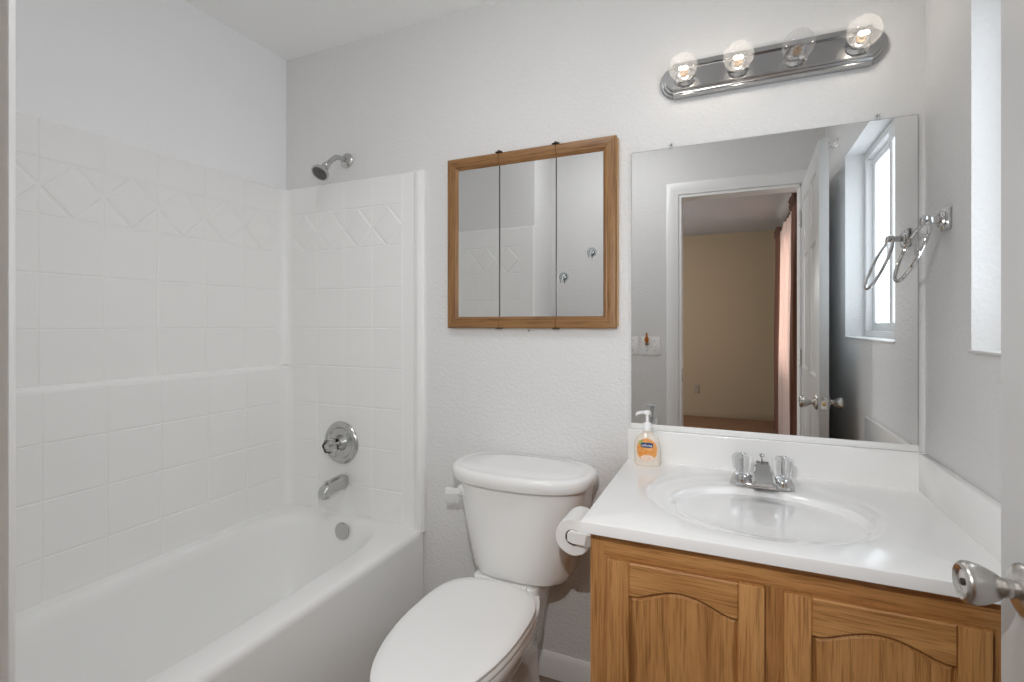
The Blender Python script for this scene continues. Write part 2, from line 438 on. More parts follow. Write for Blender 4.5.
s2 = sash('sash', YM-.016, WY1-.028, X1+.004)
b = B(); box(b, X1-.006, X1+.006, YM-.006, YM+.012, 1.50, 1.575, .003); box(b, X1-.014, X1-.004, YM-.002, YM+.008, 1.53, 1.56, .003); obj('latch', b, M['vinyl'], s2)
b = B(); box(b, XR-.006, X1, WY0, WY1, WZ0-.001, WZ0+.006, .002); obj('window_sill', b, M['trim'], win)
b = B(); box(b, XR+.119, XR+.125, WY0-.1, WY1+.1, WZ0-.1, WZ1+.1); struct('wall_right_sheathing', b, M['trim'], 'outer face behind the frosted window', 'wall')

# ------------------------------------------------------------------ bathroom door leaf
HX, HY = .362, .118
ex, ey = .3385, .893
ang = math.atan2(ey-HY, ex-HX)
L = math.hypot(ex-HX, ey-HY)
door = thing('door_1', 'open white six panel door at the right edge of the view', 'door', (HX, HY, .008), (0, 0, ang)); door['kind'] = 'structure'
Md = world_of(door)
def dobj(name, b, mat, parent=door, **k):      # b is in door coordinates: x along the leaf, +y towards the room, -y towards the wall
    b.transform(Md); return obj(name, b, mat, parent, **k)
TH = .035; DH = 2.008
b = B(); box(b, 0, L, -TH+.006, -.006, 0, DH)
st, ml = .105, .095; pw = (L-2*st-ml)/2
zs = [(0, .22), (.83, 1.0), (1.60, 1.70), (1.905, DH)]
for y0, y1 in ((-.007, 0), (-TH, -TH+.007)):
    for x0, x1 in ((0, st), (L-st, L), (st+pw, st+pw+ml)): box(b, x0, x1, y0, y1, 0, DH)
    for z0, z1 in zs: box(b, st, st+pw, y0, y1, z0, z1); box(b, st+pw+ml, L-st, y0, y1, z0, z1)
for side in (0, 1):
    for x0 in (st, st+pw+ml):
        for i in range(3):
            z0, z1 = zs[i][1], zs[i+1][0]
            def rr(d, y): 
                return [(x0+d, y, z0+d), (x0+pw-d, y, z0+d), (x0+pw-d, y, z1-d), (x0+d, y, z1-d)]
            f = (lambda v: v) if side == 0 else (lambda v: -TH-v)
            loft(b, [rr(0, f(-.001)), rr(.012, f(-.0065)), rr(.024, f(-.0065)), rr(.045, f(-.0015))], cap0=False)
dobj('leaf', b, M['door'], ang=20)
# edges of the leaf
KZ = .906-.008; KX = L-.062
def knob(side):
    s = 1 if side == 0 else -1; y = 0 if side == 0 else -TH
    t = B()
    lathe(t, [(0, .031), (.003, .033), (.008, .031), (.012, .022), (.016, .0145)], (KX, y, KZ), (0, s, 0), 40)
    k = dobj('door_knob', t, M['nickel'], ang=50)
    t = B()
    pr = [(.010, .0125), (.020, .0115), (.026, .0125), (.030, .016), (.038, .0205), (.047, .0245), (.056, .0265), (.062, .0265), (.066, .0245), (.068, .021), (.066, .0165), (.064, .015)]
    if side == 1: pr = [(h*.86, r) for h, r in pr]
    lathe(t, pr, (KX, y, KZ), (0, s, 0), 40); g = dobj('grip', t, M['nickel'], k, ang=50)
    if side == 0:
        t = B(); lathe(t, [(.063, .0), (.063, .0045), (.066, .0045), (.067, .003)], (KX, y, KZ), (0, s, 0), 16); dobj('lock_button', t, M['dark'], k)
    return k
knob(0); knob(1)
b = B(); box(b, L, L+.0015, -TH+.005, -.005, KZ-.029, KZ+.029, .0005); lp = dobj('latch_plate', b, M['nickel'])
b = B(); lathe(b, [(0, .009), (.006, .008), (.009, .005)], (L+.001, -TH/2, KZ), (1, 0, 0), 16); dobj('latch_bolt', b, M['brass'], lp)
b = B(); box(b, L-.03, L-.012, -TH-.004, -TH, 1.965, 1.995, .001)
tube(b, [(L-.021, -TH-.003, 1.985), (L-.021, -TH-.02, 1.983), (L-.021, -TH-.03, 1.995), (L-.021, -TH-.034, 2.006)], [.003, .003, .003, .004], 8)
tube(b, [(L-.021, -TH-.003, 1.975), (L-.021, -TH-.018, 1.97), (L-.021, -TH-.028, 1.972), (L-.021, -TH-.032, 1.98)], [.003, .003, .003, .004], 8)
dobj('robe_hook', b, M['nickel'])
for z in (.25, 1.0, 1.78):
    b = B(); lathe(b, [(0, .006), (.09, .006)], (-.003, .006, z), (0, 0, 1), 12); dobj('hinge', b, M['nickel'])

# ------------------------------------------------------------------ tub surround
def prism4(b, o, u, v, n, pts, base, top, ins):
    """tile: polygon pts in (u,v), raised from base to top with chamfered edges"""
    o, u, v, n = map(Vector, (o, u, v, n))
    q = inset(pts, ins)
    loft(b, [[o+u*x+v*y+n*base for x, y in pts], [o+u*x+v*y+n*(top-.0004) for x, y in inset(pts, ins*.6)], [o+u*x+v*y+n*top for x, y in q]], cap0=False)
G, H_ = .0011, .0014
def tiles(b, o, u, v, n, us, vs, band=None, h=H_, skip=None):
    for i in range(len(us)-1):
        for j in range(len(vs)-1):
            a0, a1, c0, c1 = us[i]+G, us[i+1]-G, vs[j]+G, vs[j+1]-G
            if band is not None and j == band:
                m, c = (us[i]+us[i+1])/2, (c0+c1)/2
                a0, a1 = us[i], us[i+1]
                prism4(b, o, u, v, n, [(a0+.004, c), (m, c0+.001), (a1-.004, c), (m, c1-.001)], 0, h*2.4, .007)
                for tri in ([(a0+.001, c0), (m-.006, c0), (a0+.001, c-.006)], [(m+.006, c0), (a1-.001, c0), (a1-.001, c-.006)],
                            [(a0+.001, c+.006), (m-.006, c1), (a0+.001, c1)], [(a1-.001, c+.006), (a1-.001, c1), (m+.006, c1)]):
                    prism4(b, o, u, v, n, tri, 0, h, .003)
            else:
                prism4(b, o, u, v, n, [(a0, c0), (a1, c0), (a1, c1), (a0, c1)], 0, h, .0028)
RIM = .436; STOP = 1.845
VS = [.44, .565, .73, .895, 1.06, 1.225, 1.39, 1.56, 1.725, 1.84]
sur = thing('tub_surround', 'glossy white moulded tile pattern shower surround lining the tub alcove', 'shower surround', (-1.48, D, RIM))
PX = XL+.016          # face of left panel
PY = D-.016           # face of back panel
# left panel
b = B()
YS = [.44, .605, .77, .935, 1.10, 1.27, 1.435, 1.60]
LOW = .020
pr = [(XL+.0005, RIM-.01), (PX+LOW, RIM-.01), (PX+LOW, 1.046), (PX+LOW-.003, 1.052), (PX+LOW-.008, 1.055), (PX+.004, 1.056), (PX, 1.060), (PX, STOP-.006), (PX-.006, STOP), (XL+.0005, STOP)]
loft(b, [[(x, y, z) for x, z in pr] for y in (YE, D-.0005)])
tiles(b, (PX, 0, 0), (0, 1, 0), (0, 0, 1), (1, 0, 0), YS, VS[4:], band=3)
tiles(b, (PX+LOW, 0, 0), (0, 1, 0), (0, 0, 1), (1, 0, 0), YS, VS[:4]+[1.044])
obj('side_panel', b, M['fiber'], sur, ang=12)
# end panel with taps
XS = [-1.80, -1.648, -1.499, -1.352, -1.202]
b = B()
pr = [(XL+.0005, D-.0005), (XL+.0005, PY), (-1.118, PY), (-1.108, PY+.002), (-1.101, PY+.008), (-1.0985, D-.0005)]
loft(b, [[(x, y, z) for x, y in pr] for z in (RIM-.01, STOP-.004)], cap1=False)
pr2 = [(XL+.0005, D-.0005), (XL+.0005, PY+.005), (-1.12, PY+.005), (-1.112, PY+.006), (-1.106, PY+.010), (-1.104, D-.0005)]
loft(b, [[(x, y, STOP-.004) for x, y in pr], [(x, y, STOP) for x, y in pr2]], cap0=False)
# raised flange at the outer edge
fl = [(-1.15, PY+.002), (-1.135, PY-.010), (-1.12, PY-.014), (-1.106, PY-.010), (-1.099, PY), (-1.098, D-.0005)]
rings = []
for z, k in ((RIM-.01, 1), (STOP-.02, 1), (STOP-.005, .8), (STOP+.003, .3)):
    rings.append([(x, PY+.004+(y-PY-.004)*k if y < PY else y, z) for x, y in fl])
loft(b, rings)
tiles(b, (0, PY, 0), (1, 0, 0), (0, 0, 1), (0, -1, 0), XS, VS, band=7)
# coved inner corner
cr = .042
cove = [(PX, PY)]+[(PX+cr+cr*math.cos(a), PY-cr+cr*math.sin(a)) for a in [PI - (PI/2)*i/8 for i in range(9)]]
loft(b, [[(x, y, z) for x, y in cove] for z in (1.06, STOP-.003)])
cove2 = [(PX+LOW, PY)]+[(PX+LOW+cr*.7+cr*.7*math.cos(a), PY-cr*.7+cr*.7*math.sin(a)) for a in [PI - (PI/2)*i/8 for i in range(9)]]
loft(b, [[(x, y, z) for x, y in cove2] for z in (RIM-.01, 1.04)])
obj('tap_panel', b, M['fiber'], sur, ang=12)
# near end panel
b = B()
box(b, XL+.0005, -1.108, YE, YE+.016, RIM, STOP, .004)
tiles(b, (0, YE+.016, 0), (1, 0, 0), (0, 0, 1), (0, 1, 0), XS, VS, band=7)
obj('end_panel', b, M['fiber'], sur, ang=12)

# ------------------------------------------------------------------ bathtub
tub = thing('bathtub', 'white alcove bathtub with a plain apron, left of the toilet', 'bathtub', (-1.48, 1.04, 0))
TX0, TX1, TY0, TY1 = XL+.001, -1.105, YE+.001, D-.001
cx, cy = (TX0+TX1)/2, (TY0+TY1)/2; ha, hb = (TX1-TX0)/2, (TY1-TY0)/2
def rect_ring(ins, z, r=.012, N=96):
    # rounded rectangle with a fixed number of points, matched by angle to the basin rings
    return rr_ring(cx, cy, ha-ins, hb-ins, r, z, N)
def rr_ring(cx, cy, a, b_, r, z, N):
    pts = []; base = math.atan2(b_, a)
    for i in range(N):
        t = 2*PI*i/N; c, s = math.cos(t), math.sin(t)
        n = 2/(r)  # exponent from roundness
        pts.append(Vector((cx+a*math.copysign(abs(c)**(2/n), c), cy+b_*math.copysign(abs(s)**(2/n), s), z)))
    return pts
N = 120
def ring_se(x0, x1, y0, y1, n, z):
    return superell((x0+x1)/2, (y0+y1)/2, (x1-x0)/2, (y1-y0)/2, n, z, N)
rings = [ring_se(TX0, TX1, TY0, TY1, 60, 0.0), ring_se(TX0, TX1, TY0, TY1, 60, RIM-.026)]
for k in range(1, 6):
    a = k/5*PI/2
    d = .022*(1-math.cos(a)); rings.append(ring_se(TX0, TX1-d, TY0, TY1, 60, RIM-.026+.026*math.sin(a)))
IX0, IX1, IY0, IY1 = XL+.075, -1.205, YE+.07, D-.062
rings.append(ring_se(TX0+.03, TX1-.05, TY0+.03, TY1-.03, 12, RIM))
for d, z, n in ((-.006, RIM-.0005, 4.6), (.003, RIM-.004, 4.6), (.011, RIM-.014, 4.5), (.018, RIM-.04, 4.4), (.03, RIM-.12, 4.2), (.05, RIM-.22, 4), (.075, RIM-.30, 3.8), (.105, RIM-.345, 3.6), (.15, RIM-.368, 3.2), (.22, RIM-.375, 2.8)):
    slope = d*1.5 if z < RIM-.05 else d
    rings.append(ring_se(IX0+d, IX1-d, IY0+slope, IY1-d, n, z))
b = B(); loft(b, rings, cap0=True, cap1=True)
obj('tub_shell', b, M['fiber'], tub, ang=50)
b = B(); lathe(b, [(0, .034), (.004, .035), (.008, .033), (.010, .026), (.011, .0)], (-1.448, D-.083, .398), (0, -1, .08), 32, cap1=False); obj('overflow_plate', b, M['chrome_soft'], tub)
b = B(); lathe(b, [(0, .03), (.004, .03), (.006, .024), (.004, .0)], (-1.478, 1.36, RIM-.376), (0, 0, 1), 24, cap1=False); obj('drain', b, M['chrome_soft'], tub)

# shower head
t = thing('overhead_shower', 'chrome shower head on a bent arm above the tub surround', 'shower head', (-1.5, D, 1.937))
b = B(); lathe(b, [(0, .031), (.004, .031), (.010, .024), (.014, .012)], (-1.5, D, 1.937), (0, -1, 0), 32); obj('flange', b, M['chrome_soft'], t)
b = B(); tube(b, [(-1.5, D-.005, 1.937), (-1.5, D-.04, 1.938), (-1.5, D-.065, 1.933), (-1.5, D-.085, 1.918), (-1.5, D-.105, 1.898), (-1.5, D-.12, 1.883)], .0105, 16); obj('arm', b, M['chrome_soft'], t)
hd = Vector((-.05, -.62, -.78)).normalized(); ho = Vector((-1.5, D-.115, 1.888))
b = B(); lathe(b, [(0, .014), (.012, .016), (.016, .013), (.024, .014), (.034, .022), (.044, .032), (.052, .036), (.060, .036), (.062, .034), (.060, .030)], ho, hd, 36); hdo = obj('head', b, M['chrome_soft'], t)
b = B(); lathe(b, [(.0595, .031), (.062, .029), (.062, .02), (.0605, .018), (.0605, .012), (.063, .009), (.063, 0)], ho, hd, 36, cap1=False); obj('nozzle_face', b, M['nozzle'], hdo)
# valve
VZ = .738
t = thing('shower_valve', 'round metal shower valve plate with a clear crystal knob', 'faucet', (-1.513, PY, VZ))
b = B(); lathe(b, [(0, .088), (.004, .09), (.011, .086), (.016, .076), (.015, .068), (.007, .060), (.005, .046), (.007, .034), (.018, .027), (.030, .022)], (-1.513, PY, VZ), (0, -1, 0), 48); obj('escutcheon', b, M['chrome_soft'], t)
b = B()
u, v, d = frame_for((0, -1, 0)); o0 = Vector((-1.513, PY, VZ)); rings = []
for h, r in ((.03, .020), (.036, .025), (.045, .028), (.075, .030), (.083, .028), (.088, .018)):
    rings.append([o0+d*h+u*((r+.0022*math.cos(i/36*2*PI*6))*math.cos(2*PI*i/36))+v*((r+.0022*math.cos(i/36*2*PI*6))*math.sin(2*PI*i/36)) for i in range(36)])
loft(b, rings); obj('crystal_knob', b, M['crystal'], t)
b = B(); lathe(b, [(.028, .010), (.038, .005), (.08, .004), (.0885, .010), (.0905, .009)], (-1.513, PY, VZ), (0, -1, 0), 20); obj('knob_core', b, M['chrome_soft'], t)
# spout
t = thing('tub_spout', 'chrome tub spout with a pull-up diverter above the overflow plate', 'faucet', (-1.5, PY, .575))
b = B(); rings = []
for y, zc, hw, hh in ((0, .578, .024, .026), (.01, .578, .026, .028), (.05, .578, .026, .0275), (.085, .573, .025, .0265), (.108, .567, .0235, .025), (.122, .561, .0215, .022), (.130, .556, .019, .015)):
    rings.append([p for p in [Vector((-1.5+hw*math.copysign(abs(math.cos(a))**(2/3), math.cos(a)), PY-y, zc+hh*math.copysign(abs(math.sin(a))**(2/3), math.sin(a)))) for a in [2*PI*i/28 for i in range(28)]]])
loft(b, rings)
lathe(b, [(0, .017), (.010, .019), (.017, .0185)], (-1.5, PY-.110, .554), (0, 0, -1), 24)
obj('spout', b, M['chrome_soft'], t)
b = B(); lathe(b, [(0, .004), (.012, .004), (.013, .0075), (.018, .008), (.020, .006)], (-1.5, PY-.104, .585), (0, 0, 1), 16); obj('diverter_knob', b, M['chrome_soft'], t)

# ------------------------------------------------------------------ toilet
TCX = -.656
toi = thing('toilet', 'white two piece toilet with closed lid between tub and vanity', 'toilet', (TCX, 1.3, 0))
def egg(w, yb, yf, z, nb=2.4, nf=2.0, N=64, cx=TCX, ymid=None):
    ym = yb-(yb-yf)*.42 if ymid is None else ymid
    pts = []
    for i in range(N):
        a = 2*PI*i/N; c, s = math.cos(a), math.sin(a)
        n = nb if s > 0 else nf
        L_ = (yb-ym) if s > 0 else (ym-yf)
        pts.append(Vector((cx+w*math.copysign(abs(c)**(2/n), c), ym+L_*math.copysign(abs(s)**(2/n), s), z)))
    return pts
b = B()
loft(b, [egg(.105, 1.58, 1.08, 0, 6, 2.6), egg(.105, 1.58, 1.08, .03, 6, 2.6), egg(.085, 1.57, 1.10, .06, 6, 2.4), egg(.080, 1.56, 1.10, .16, 6, 2.2),
         egg(.09, 1.55, 1.03, .24, 5, 2.1, ymid=1.25), egg(.135, 1.52, .93, .32, 3.4, 2.05, ymid=1.2), egg(.156, 1.50, .87, .375, 2.6, 2.05, ymid=1.19), egg(.161, 1.50, .858, .395, 2.6, 2.05, ymid=1.19), egg(.157, 1.50, .862, .405, 2.6, 2.05, ymid=1.19), egg(.13, 1.48, .90, .408, 2.6, 2.05, ymid=1.19)])
# rear deck carrying the tank
loft(b, [superell(TCX, 1.52, .07, .10, 5, .18, 48), superell(TCX, 1.525, .085, .115, 5, .30, 48), superell(TCX, 1.525, .108, .12, 6, .36, 48), superell(TCX, 1.525, .118, .122, 6, .40, 48), superell(TCX, 1.53, .115, .115, 6, .425, 48), superell(TCX, 1.53, .10, .10, 6, .43, 48)])
obj('bowl', b, M['porcelain'], toi, ang=50)
SCX = -.660
def seat_ring(w, yb, yf, z): return egg(w-.022, yb-.005, yf-.036, z, 3.2, 2.0, cx=SCX, ymid=1.19)
b = B(); loft(b, [seat_ring(.183, 1.405, .895, .409), seat_ring(.188, 1.408, .889, .414), seat_ring(.188, 1.408, .889, .422), seat_ring(.184, 1.405, .893, .427)])
obj('seat', b, M['plastic'], toi, ang=40)
b = B(); loft(b, [seat_ring(.183, 1.405, .893, .4285), seat_ring(.188, 1.408, .888, .433), seat_ring(.188, 1.408, .888, .438), seat_ring(.181, 1.402, .895, .4435), seat_ring(.16, 1.385, .915, .446), seat_ring(.08, 1.32, 1.0, .448)])
lid = obj('lid', b, M['plastic'], toi, ang=40)
for s in (-1, 1):
    b = B(); lathe(b, [(0, .011), (.045, .011)], (SCX+s*.065-.0225, 1.412, .424), (1, 0, 0), 16); obj('seat_hinge', b, M['plastic'], toi)
# tank: bowed front, flat back
def tank_ring(w, yb, yf, z, nf=2.7, nb=7, N=80, dy=.09):
    ym = yb-dy; pts = []; cx_ = -.628
    for i in range(N):
        a = 2*PI*i/N; c, q = math.cos(a), math.sin(a); n = nb if q > 0 else nf
        k = (yb-ym) if q > 0 else (ym-yf)
        nx = nb if q > 0 else nf
        pts.append(Vector((cx_+w*math.copysign(abs(c)**(2/nx), c), ym+k*math.copysign(abs(q)**(2/n), q), z)))
    return pts
b = B(); TB = 1.645
loft(b, [tank_ring(.150, TB-.01, 1.435, .432, 2.9), tank_ring(.163, TB, 1.422, .438, 2.9), tank_ring(.170, TB, 1.417, .46, 3), tank_ring(.192, TB, 1.404, .56, 3), tank_ring(.209, TB, 1.395, .66, 3), tank_ring(.217, TB, 1.39, .735, 3)])
obj('tank', b, M['porcelain'], toi, ang=45)
b = B()
def lid_ring(w, yb, yf, z): return tank_ring(w, yb, yf, z, 2.5, 2.9, dy=.13)
loft(b, [lid_ring(.224, TB, 1.382, .735), lid_ring(.236, TB+.006, 1.369, .737), lid_ring(.242, TB+.010, 1.363, .751), lid_ring(.242, TB+.010, 1.363, .767), lid_ring(.237, TB+.006, 1.369, .775), lid_ring(.228, TB-.003, 1.378, .7790), lid_ring(.216, TB-.012, 1.389, .7770), lid_ring(.205, TB-.02, 1.399, .7800), lid_ring(.13, 1.59, 1.45, .7820)])
obj('tank_lid', b, M['porcelain'], toi, ang=45)
b = B()
lathe(b, [(0, .017), (.006, .016), (.010, .010), (.02, .009)], (TCX-.155, 1.440, .695), (-.25, -1, 0), 20)
loft(b, [[Vector((x, y+dy, z+dz)) for dy, dz in ((-.006, -h), (.006, -h), (.006, h), (-.006, h))] for x, y, z, h in ((TCX-.157, 1.418, .695, .007), (TCX-.177, 1.419, .694, .008), (TCX-.200, 1.424, .691, .010), (TCX-.210, 1.428, .689, .008))])
obj('flush_lever', b, M['plastic'], toi)
for s in (-1, 1):
    b = B(); lathe(b, [(0, .014), (.008, .014), (.016, .009), (.018, 0)], (TCX+s*.1, 1.30, .03), (0, 0, 1), 16, cap1=False); obj('bolt_cap', b, M['plastic'], toi)

# ------------------------------------------------------------------ vanity cabinet
VX0, VX1, VY, VTOP = -.293, XR-.002, 1.112, .775
van = thing('vanity_cabinet', 'honey oak vanity cabinet with two arched panel doors under the sink', 'vanity cabinet', ((VX0+VX1)/2, 1.4, 0))
b = B()
box(b, VX0, VX0+.016, VY+.019, D-.001, .0, VTOP); box(b, VX1-.016, VX1, VY+.019, D-.001, .0, VTOP); box(b, VX0, VX1, D-.012, D-.001, .1, VTOP)
box(b, VX0+.016, VX1-.016, VY+.019, D-.012, .1, .116); box(b, VX0+.016, VX1-.016, VY+.07, VY+.085, 0, .1)
obj('carcass', b, M['oakz'], van)
fs = .052
cmid = (-.25+.405)/2
b = B()
for x0, x1 in ((VX0, VX0+fs), (VX1-.075, VX1), (cmid-.03, cmid+.03)):
    b = B(); box(b, x0, x1, VY, VY+.019, .10, VTOP, .0008, 1); obj('frame_stile', b, M['oakz'], van)
b = B()
for x0, x1 in ((VX0+fs, cmid-.03), (cmid+.03, VX1-.075)):
    box(b, x0, x1, VY+.0005, VY+.0185, .10, .15, .0008, 1); obj('bottom_rail', b, M['oakx'], van); b = B()
box(b, VX0+.03, VX1-.001, VY-.0008, VY+.0185, VTOP-.055, VTOP, .0004, 1)
obj('top_rail', b, M['oakx'], van)
def cab_door(x0, x1, z0, z1):
    yf, yb = VY-.019, VY-.001; s = .047
    b = B(); box(b, x0, x0+s, yf, yb, z0, z1, .003)
    d = obj('cabinet_door', b, M['oakz'], van)
    b = B(); box(b, x1-s, x1, yf, yb, z0, z1, .003); obj('door_stile', b, M['oakz'], d)
    n = 28; w = x1-x0-2*s
    def arch(u):            # cathedral arch, 0..1
        if u < .07 or u > .93: return 0
        return .5-.5*math.cos(2*PI*(u-.07)/.86) if False else math.sin(PI*(u-.07)/.86)**1.25
    zt = z1-.073
    low = [(x0+s+w*i/n, zt+.027*arch(i/n)) for i in range(n+1)]
    b = B()
    poly = low+[(x1-s, z1), (x0+s, z1)]
    loft(b, [[(x, yb, z) for x, z in poly], [(x, yf+.003, z) for x, z in poly], [(x, yf, z) for x, z in inset(poly, .003)]])
    obj('door_rail', b, M['oakx'], d, ang=25); b = B(); box(b, x0+s, x1-s, yf, yb, z0, z0+s, .003)
    obj('door_rail', b, M['oakx'], d, ang=25)
    # raised panel
    b = B()
    def outline(m):
        pts = [(x0+s-.004+m, z0+s-.004+m), (x1-s+.004-m, z0+s-.004+m)]
        up = [(x0+s+w*i/n, zt+.027*arch(i/n)+.004-m) for i in range(n+1)]
        up = [(min(max(x, x0+s-.004+m), x1-s+.004-m), z) for x, z in up]
        return pts+list(reversed(up))
    loft(b, [[(x, yb-.001, z) for x, z in outline(0)], [(x, yf+.013, z) for x, z in outline(0)], [(x, yf+.0115, z) for x, z in outline(.0065)], [(x, yf+.0045, z) for x, z in outline(.013)]])
    obj('door_panel', b, M['oakz'], d, ang=25)
    return d
cab_door(-.25, .061, .125, .722)
cab_door(.094, .405, .125, .722)

# countertop with integral oval basin
top = thing('sink_countertop', 'white cultured marble vanity top with integral oval sink', 'countertop', (.083, 1.36, .775))
CX0, CX1, CY0, CY1, CZ = -.309, XR-.001, 1.083, D-.001, .80
N = 144
def ell(cx, cy, a, b_, z): return [Vector((cx+a*math.cos(2*PI*i/N), cy+b_*math.sin(2*PI*i/N), z)) for i in range(N)]
def rect(x0, x1, y0, y1, z, c=(.075, 1.36)):
    pts = []
    for i in range(N):
        a = 2*PI*i/N; dx, dy = math.cos(a), math.sin(a)
        t = min(((x1 if dx > 0 else x0)-c[0])/dx if abs(dx) > 1e-9 else 9e9, ((y1 if dy > 0 else y0)-c[1])/dy if abs(dy) > 1e-9 else 9e9)
        pts.append(Vector((c[0]+dx*t, c[1]+dy*t, z)))
    for X in (x0, x1):
        for Y in (y0, y1):
            q = Vector((X, Y, z)); k = min(range(N), key=lambda i: (pts[i]-q).length); pts[k] = q
    return pts
def blend(p, q, f): return [a.lerp(c, f) for a, c in zip(p, q)]
oc = (.056, 1.372); oa, ob = .264, .232; ic = (.075, 1.348); ia, ib = .214, .166
rings = [rect(CX0, CX1, CY0, CY1, .775), rect(CX0, CX1, CY0, CY1, CZ-.004), rect(CX0+.001, CX1, CY0+.001, CY1, CZ-.001), rect(CX0+.004, CX1, CY0+.004, CY1, CZ)]
O0 = ell(*oc, oa, ob, CZ); rings += [blend(rings[-1], O0, .9), O0, ell(*oc, oa-.006, ob-.006, CZ-.0012), ell(*oc, oa-.013, ob-.013, CZ-.0045), ell(*oc, oa-.02, ob-.02, CZ-.0055)]
I0 = ell(*ic, ia+.012, ib+.012, CZ-.0065); rings += [blend(rings[-1], I0, .5), I0]
for d, z in ((.004, .008), (.0, .010), (-.004, .014), (-.009, .023), (-.019, .044), (-.036, .074), (-.07, .102), (-.10, .118), (-.13, .125), (-.145, .127)):
    rings.append(ell(ic[0], ic[1]+(.01 if d < -.04 else 0), ia+d, ib+d, CZ-z))
b = B(); loft(b, rings); obj('counter', b, M['marble'], top, ang=40)
b = B(); lathe(b, [(0, .021), (.003, .021), (.004, .016), (.001, .012), (.002, 0)], (ic[0], ic[1]+.01, CZ-.1265), (0, 0, 1), 24, cap1=False); obj('drain', b, M['chrome'], top)
b = B(); box(b, CX0, CX1, 1.645, D-.0005, CZ-.002, .8985, .004, 3); obj('backsplash', b, M['marble'], top)
b = B(); box(b, .456, XR-.0005, 1.088, 1.645, CZ-.002, .8985, .004, 3); obj('side_splash', b, M['marble'], top)

# faucet
FX, FY = .079, 1.537
FZ = CZ-.0055
fau = thing('sink_faucet', 'chrome centerset sink faucet with two clear crystal knobs', 'faucet', (FX, FY, FZ))
b = B()
loft(b, [superell(FX, FY, .080, .028, 3, FZ, 64), superell(FX, FY, .080, .028, 3, FZ+.006, 64), superell(FX, FY, .078, .026, 3, FZ+.010, 64), superell(FX, FY, .070, .02, 3, FZ+.012, 64)])
for s in (-1, 1):
    lathe(b, [(0, .029), (.010, .028), (.020, .026), (.026, .022), (.028, .012)], (FX+s*.051, FY, FZ+.003), (0, 0, 1), 32)
obj('base_plate', b, M['chrome'], fau)
b = B()
rings = []
for y, z0, z1, hw0, hw1 in ((.022, .008, .052, .024, .017), (.012, .008, .066, .027, .018), (-.004, .010, .068, .028, .019), (-.03, .020, .060, .028, .021), (-.065, .026, .048, .029, .024), (-.092, .024, .038, .029, .026), (-.098, .026, .034, .026, .023)):
    rings.append([Vector((FX-hw0, FY+y, FZ+z0)), Vector((FX+hw0, FY+y, FZ+z0)), Vector((FX+hw0*.98, FY+y, FZ+z0+(z1-z0)*.4)), Vector((FX+hw1, FY+y, FZ+z1-.004)), Vector((FX+hw1-.004, FY+y, FZ+z1)),
                  Vector((FX-hw1+.004, FY+y, FZ+z1)), Vector((FX-hw1, FY+y, FZ+z1-.004)), Vector((FX-hw0*.98, FY+y, FZ+z0+(z1-z0)*.4))])
loft(b, rings); obj('spout', b, M['chrome'], fau, ang=25)
b = B(); lathe(b, [(0, .0022), (.022, .0022), (.023, .006), (.027, .0075), (.030, .006), (.031, 0)], (FX, FY+.012, FZ+.055), (0, 0, 1), 16, cap1=False); obj('lift_rod', b, M['chrome'], fau)
for s in (-1, 1):
    b = B(); rings = []; c = Vector((FX+s*.051, FY, FZ+.030)); n = 48
    for h, r in ((0, .013), (.004, .018), (.012, .0215), (.028, .024), (.044, .0255), (.050, .023), (.054, .016)):
        rings.append([c+Vector(((r-.002*abs(math.sin(i/n*2*PI*4)))*math.cos(2*PI*i/n), (r-.002*abs(math.sin(i/n*2*PI*4)))*math.sin(2*PI*i/n), h)) for i in range(n)])
    loft(b, rings); k = obj('handle', b, M['crystal'], fau, ang=30)
    b = B(); lathe(b, [(-.004, .008), (.006, .006), (.010, .003), (.050, .003), (.0545, .0085), (.057, .007)], c, (0, 0, 1), 20); obj('handle_cap', b, M['chrome'], k)

# ------------------------------------------------------------------ soap dispenser
SX, SY = -.240, 1.602
so = thing('soap_dispenser', 'pump bottle of hand soap with an orange label on the vanity top', 'soap dispenser', (SX, SY, CZ), (0, 0, math.radians(6)))
Ms = world_of(so)
def sobj(name, b, mat, parent=so, **k): b.transform(Ms); return obj(name, b, mat, parent, **k)
A_, Bq = .040, .027
prof = [(0, .86), (.003, .95), (.010, .98), (.035, 1.0), (.06, 1.0), (.075, .95), (.086, .82), (.094, .6), (.099, .42), (.104, .36), (.112, .36)]
b = B(); loft(b, [[(A_*r*math.cos(2*PI*i/40), Bq*r*math.sin(2*PI*i/40), h) for i in range(40)] for h, r in prof]); sobj('bottle', b, M['soap'])
b = B(); lathe(b, [(.108, .0155), (.125, .0155), (.130, .012), (.134, .005), (.158, .0045), (.158, .010), (.167, .0105), (.170, .008)], (0, 0, 0), (0, 0, 1), 24)
loft(b, [[(x, y+dy, z+dz) for dy, dz in ((-.006, -.004), (.006, -.004), (.005, .004), (-.005, .004))] for x, y, z in ((.006, 0, .165), (-.012, -.006, .166), (-.028, -.011, .163), (-.034, -.013, .158))])
sobj('pump', b, M['plastic'])
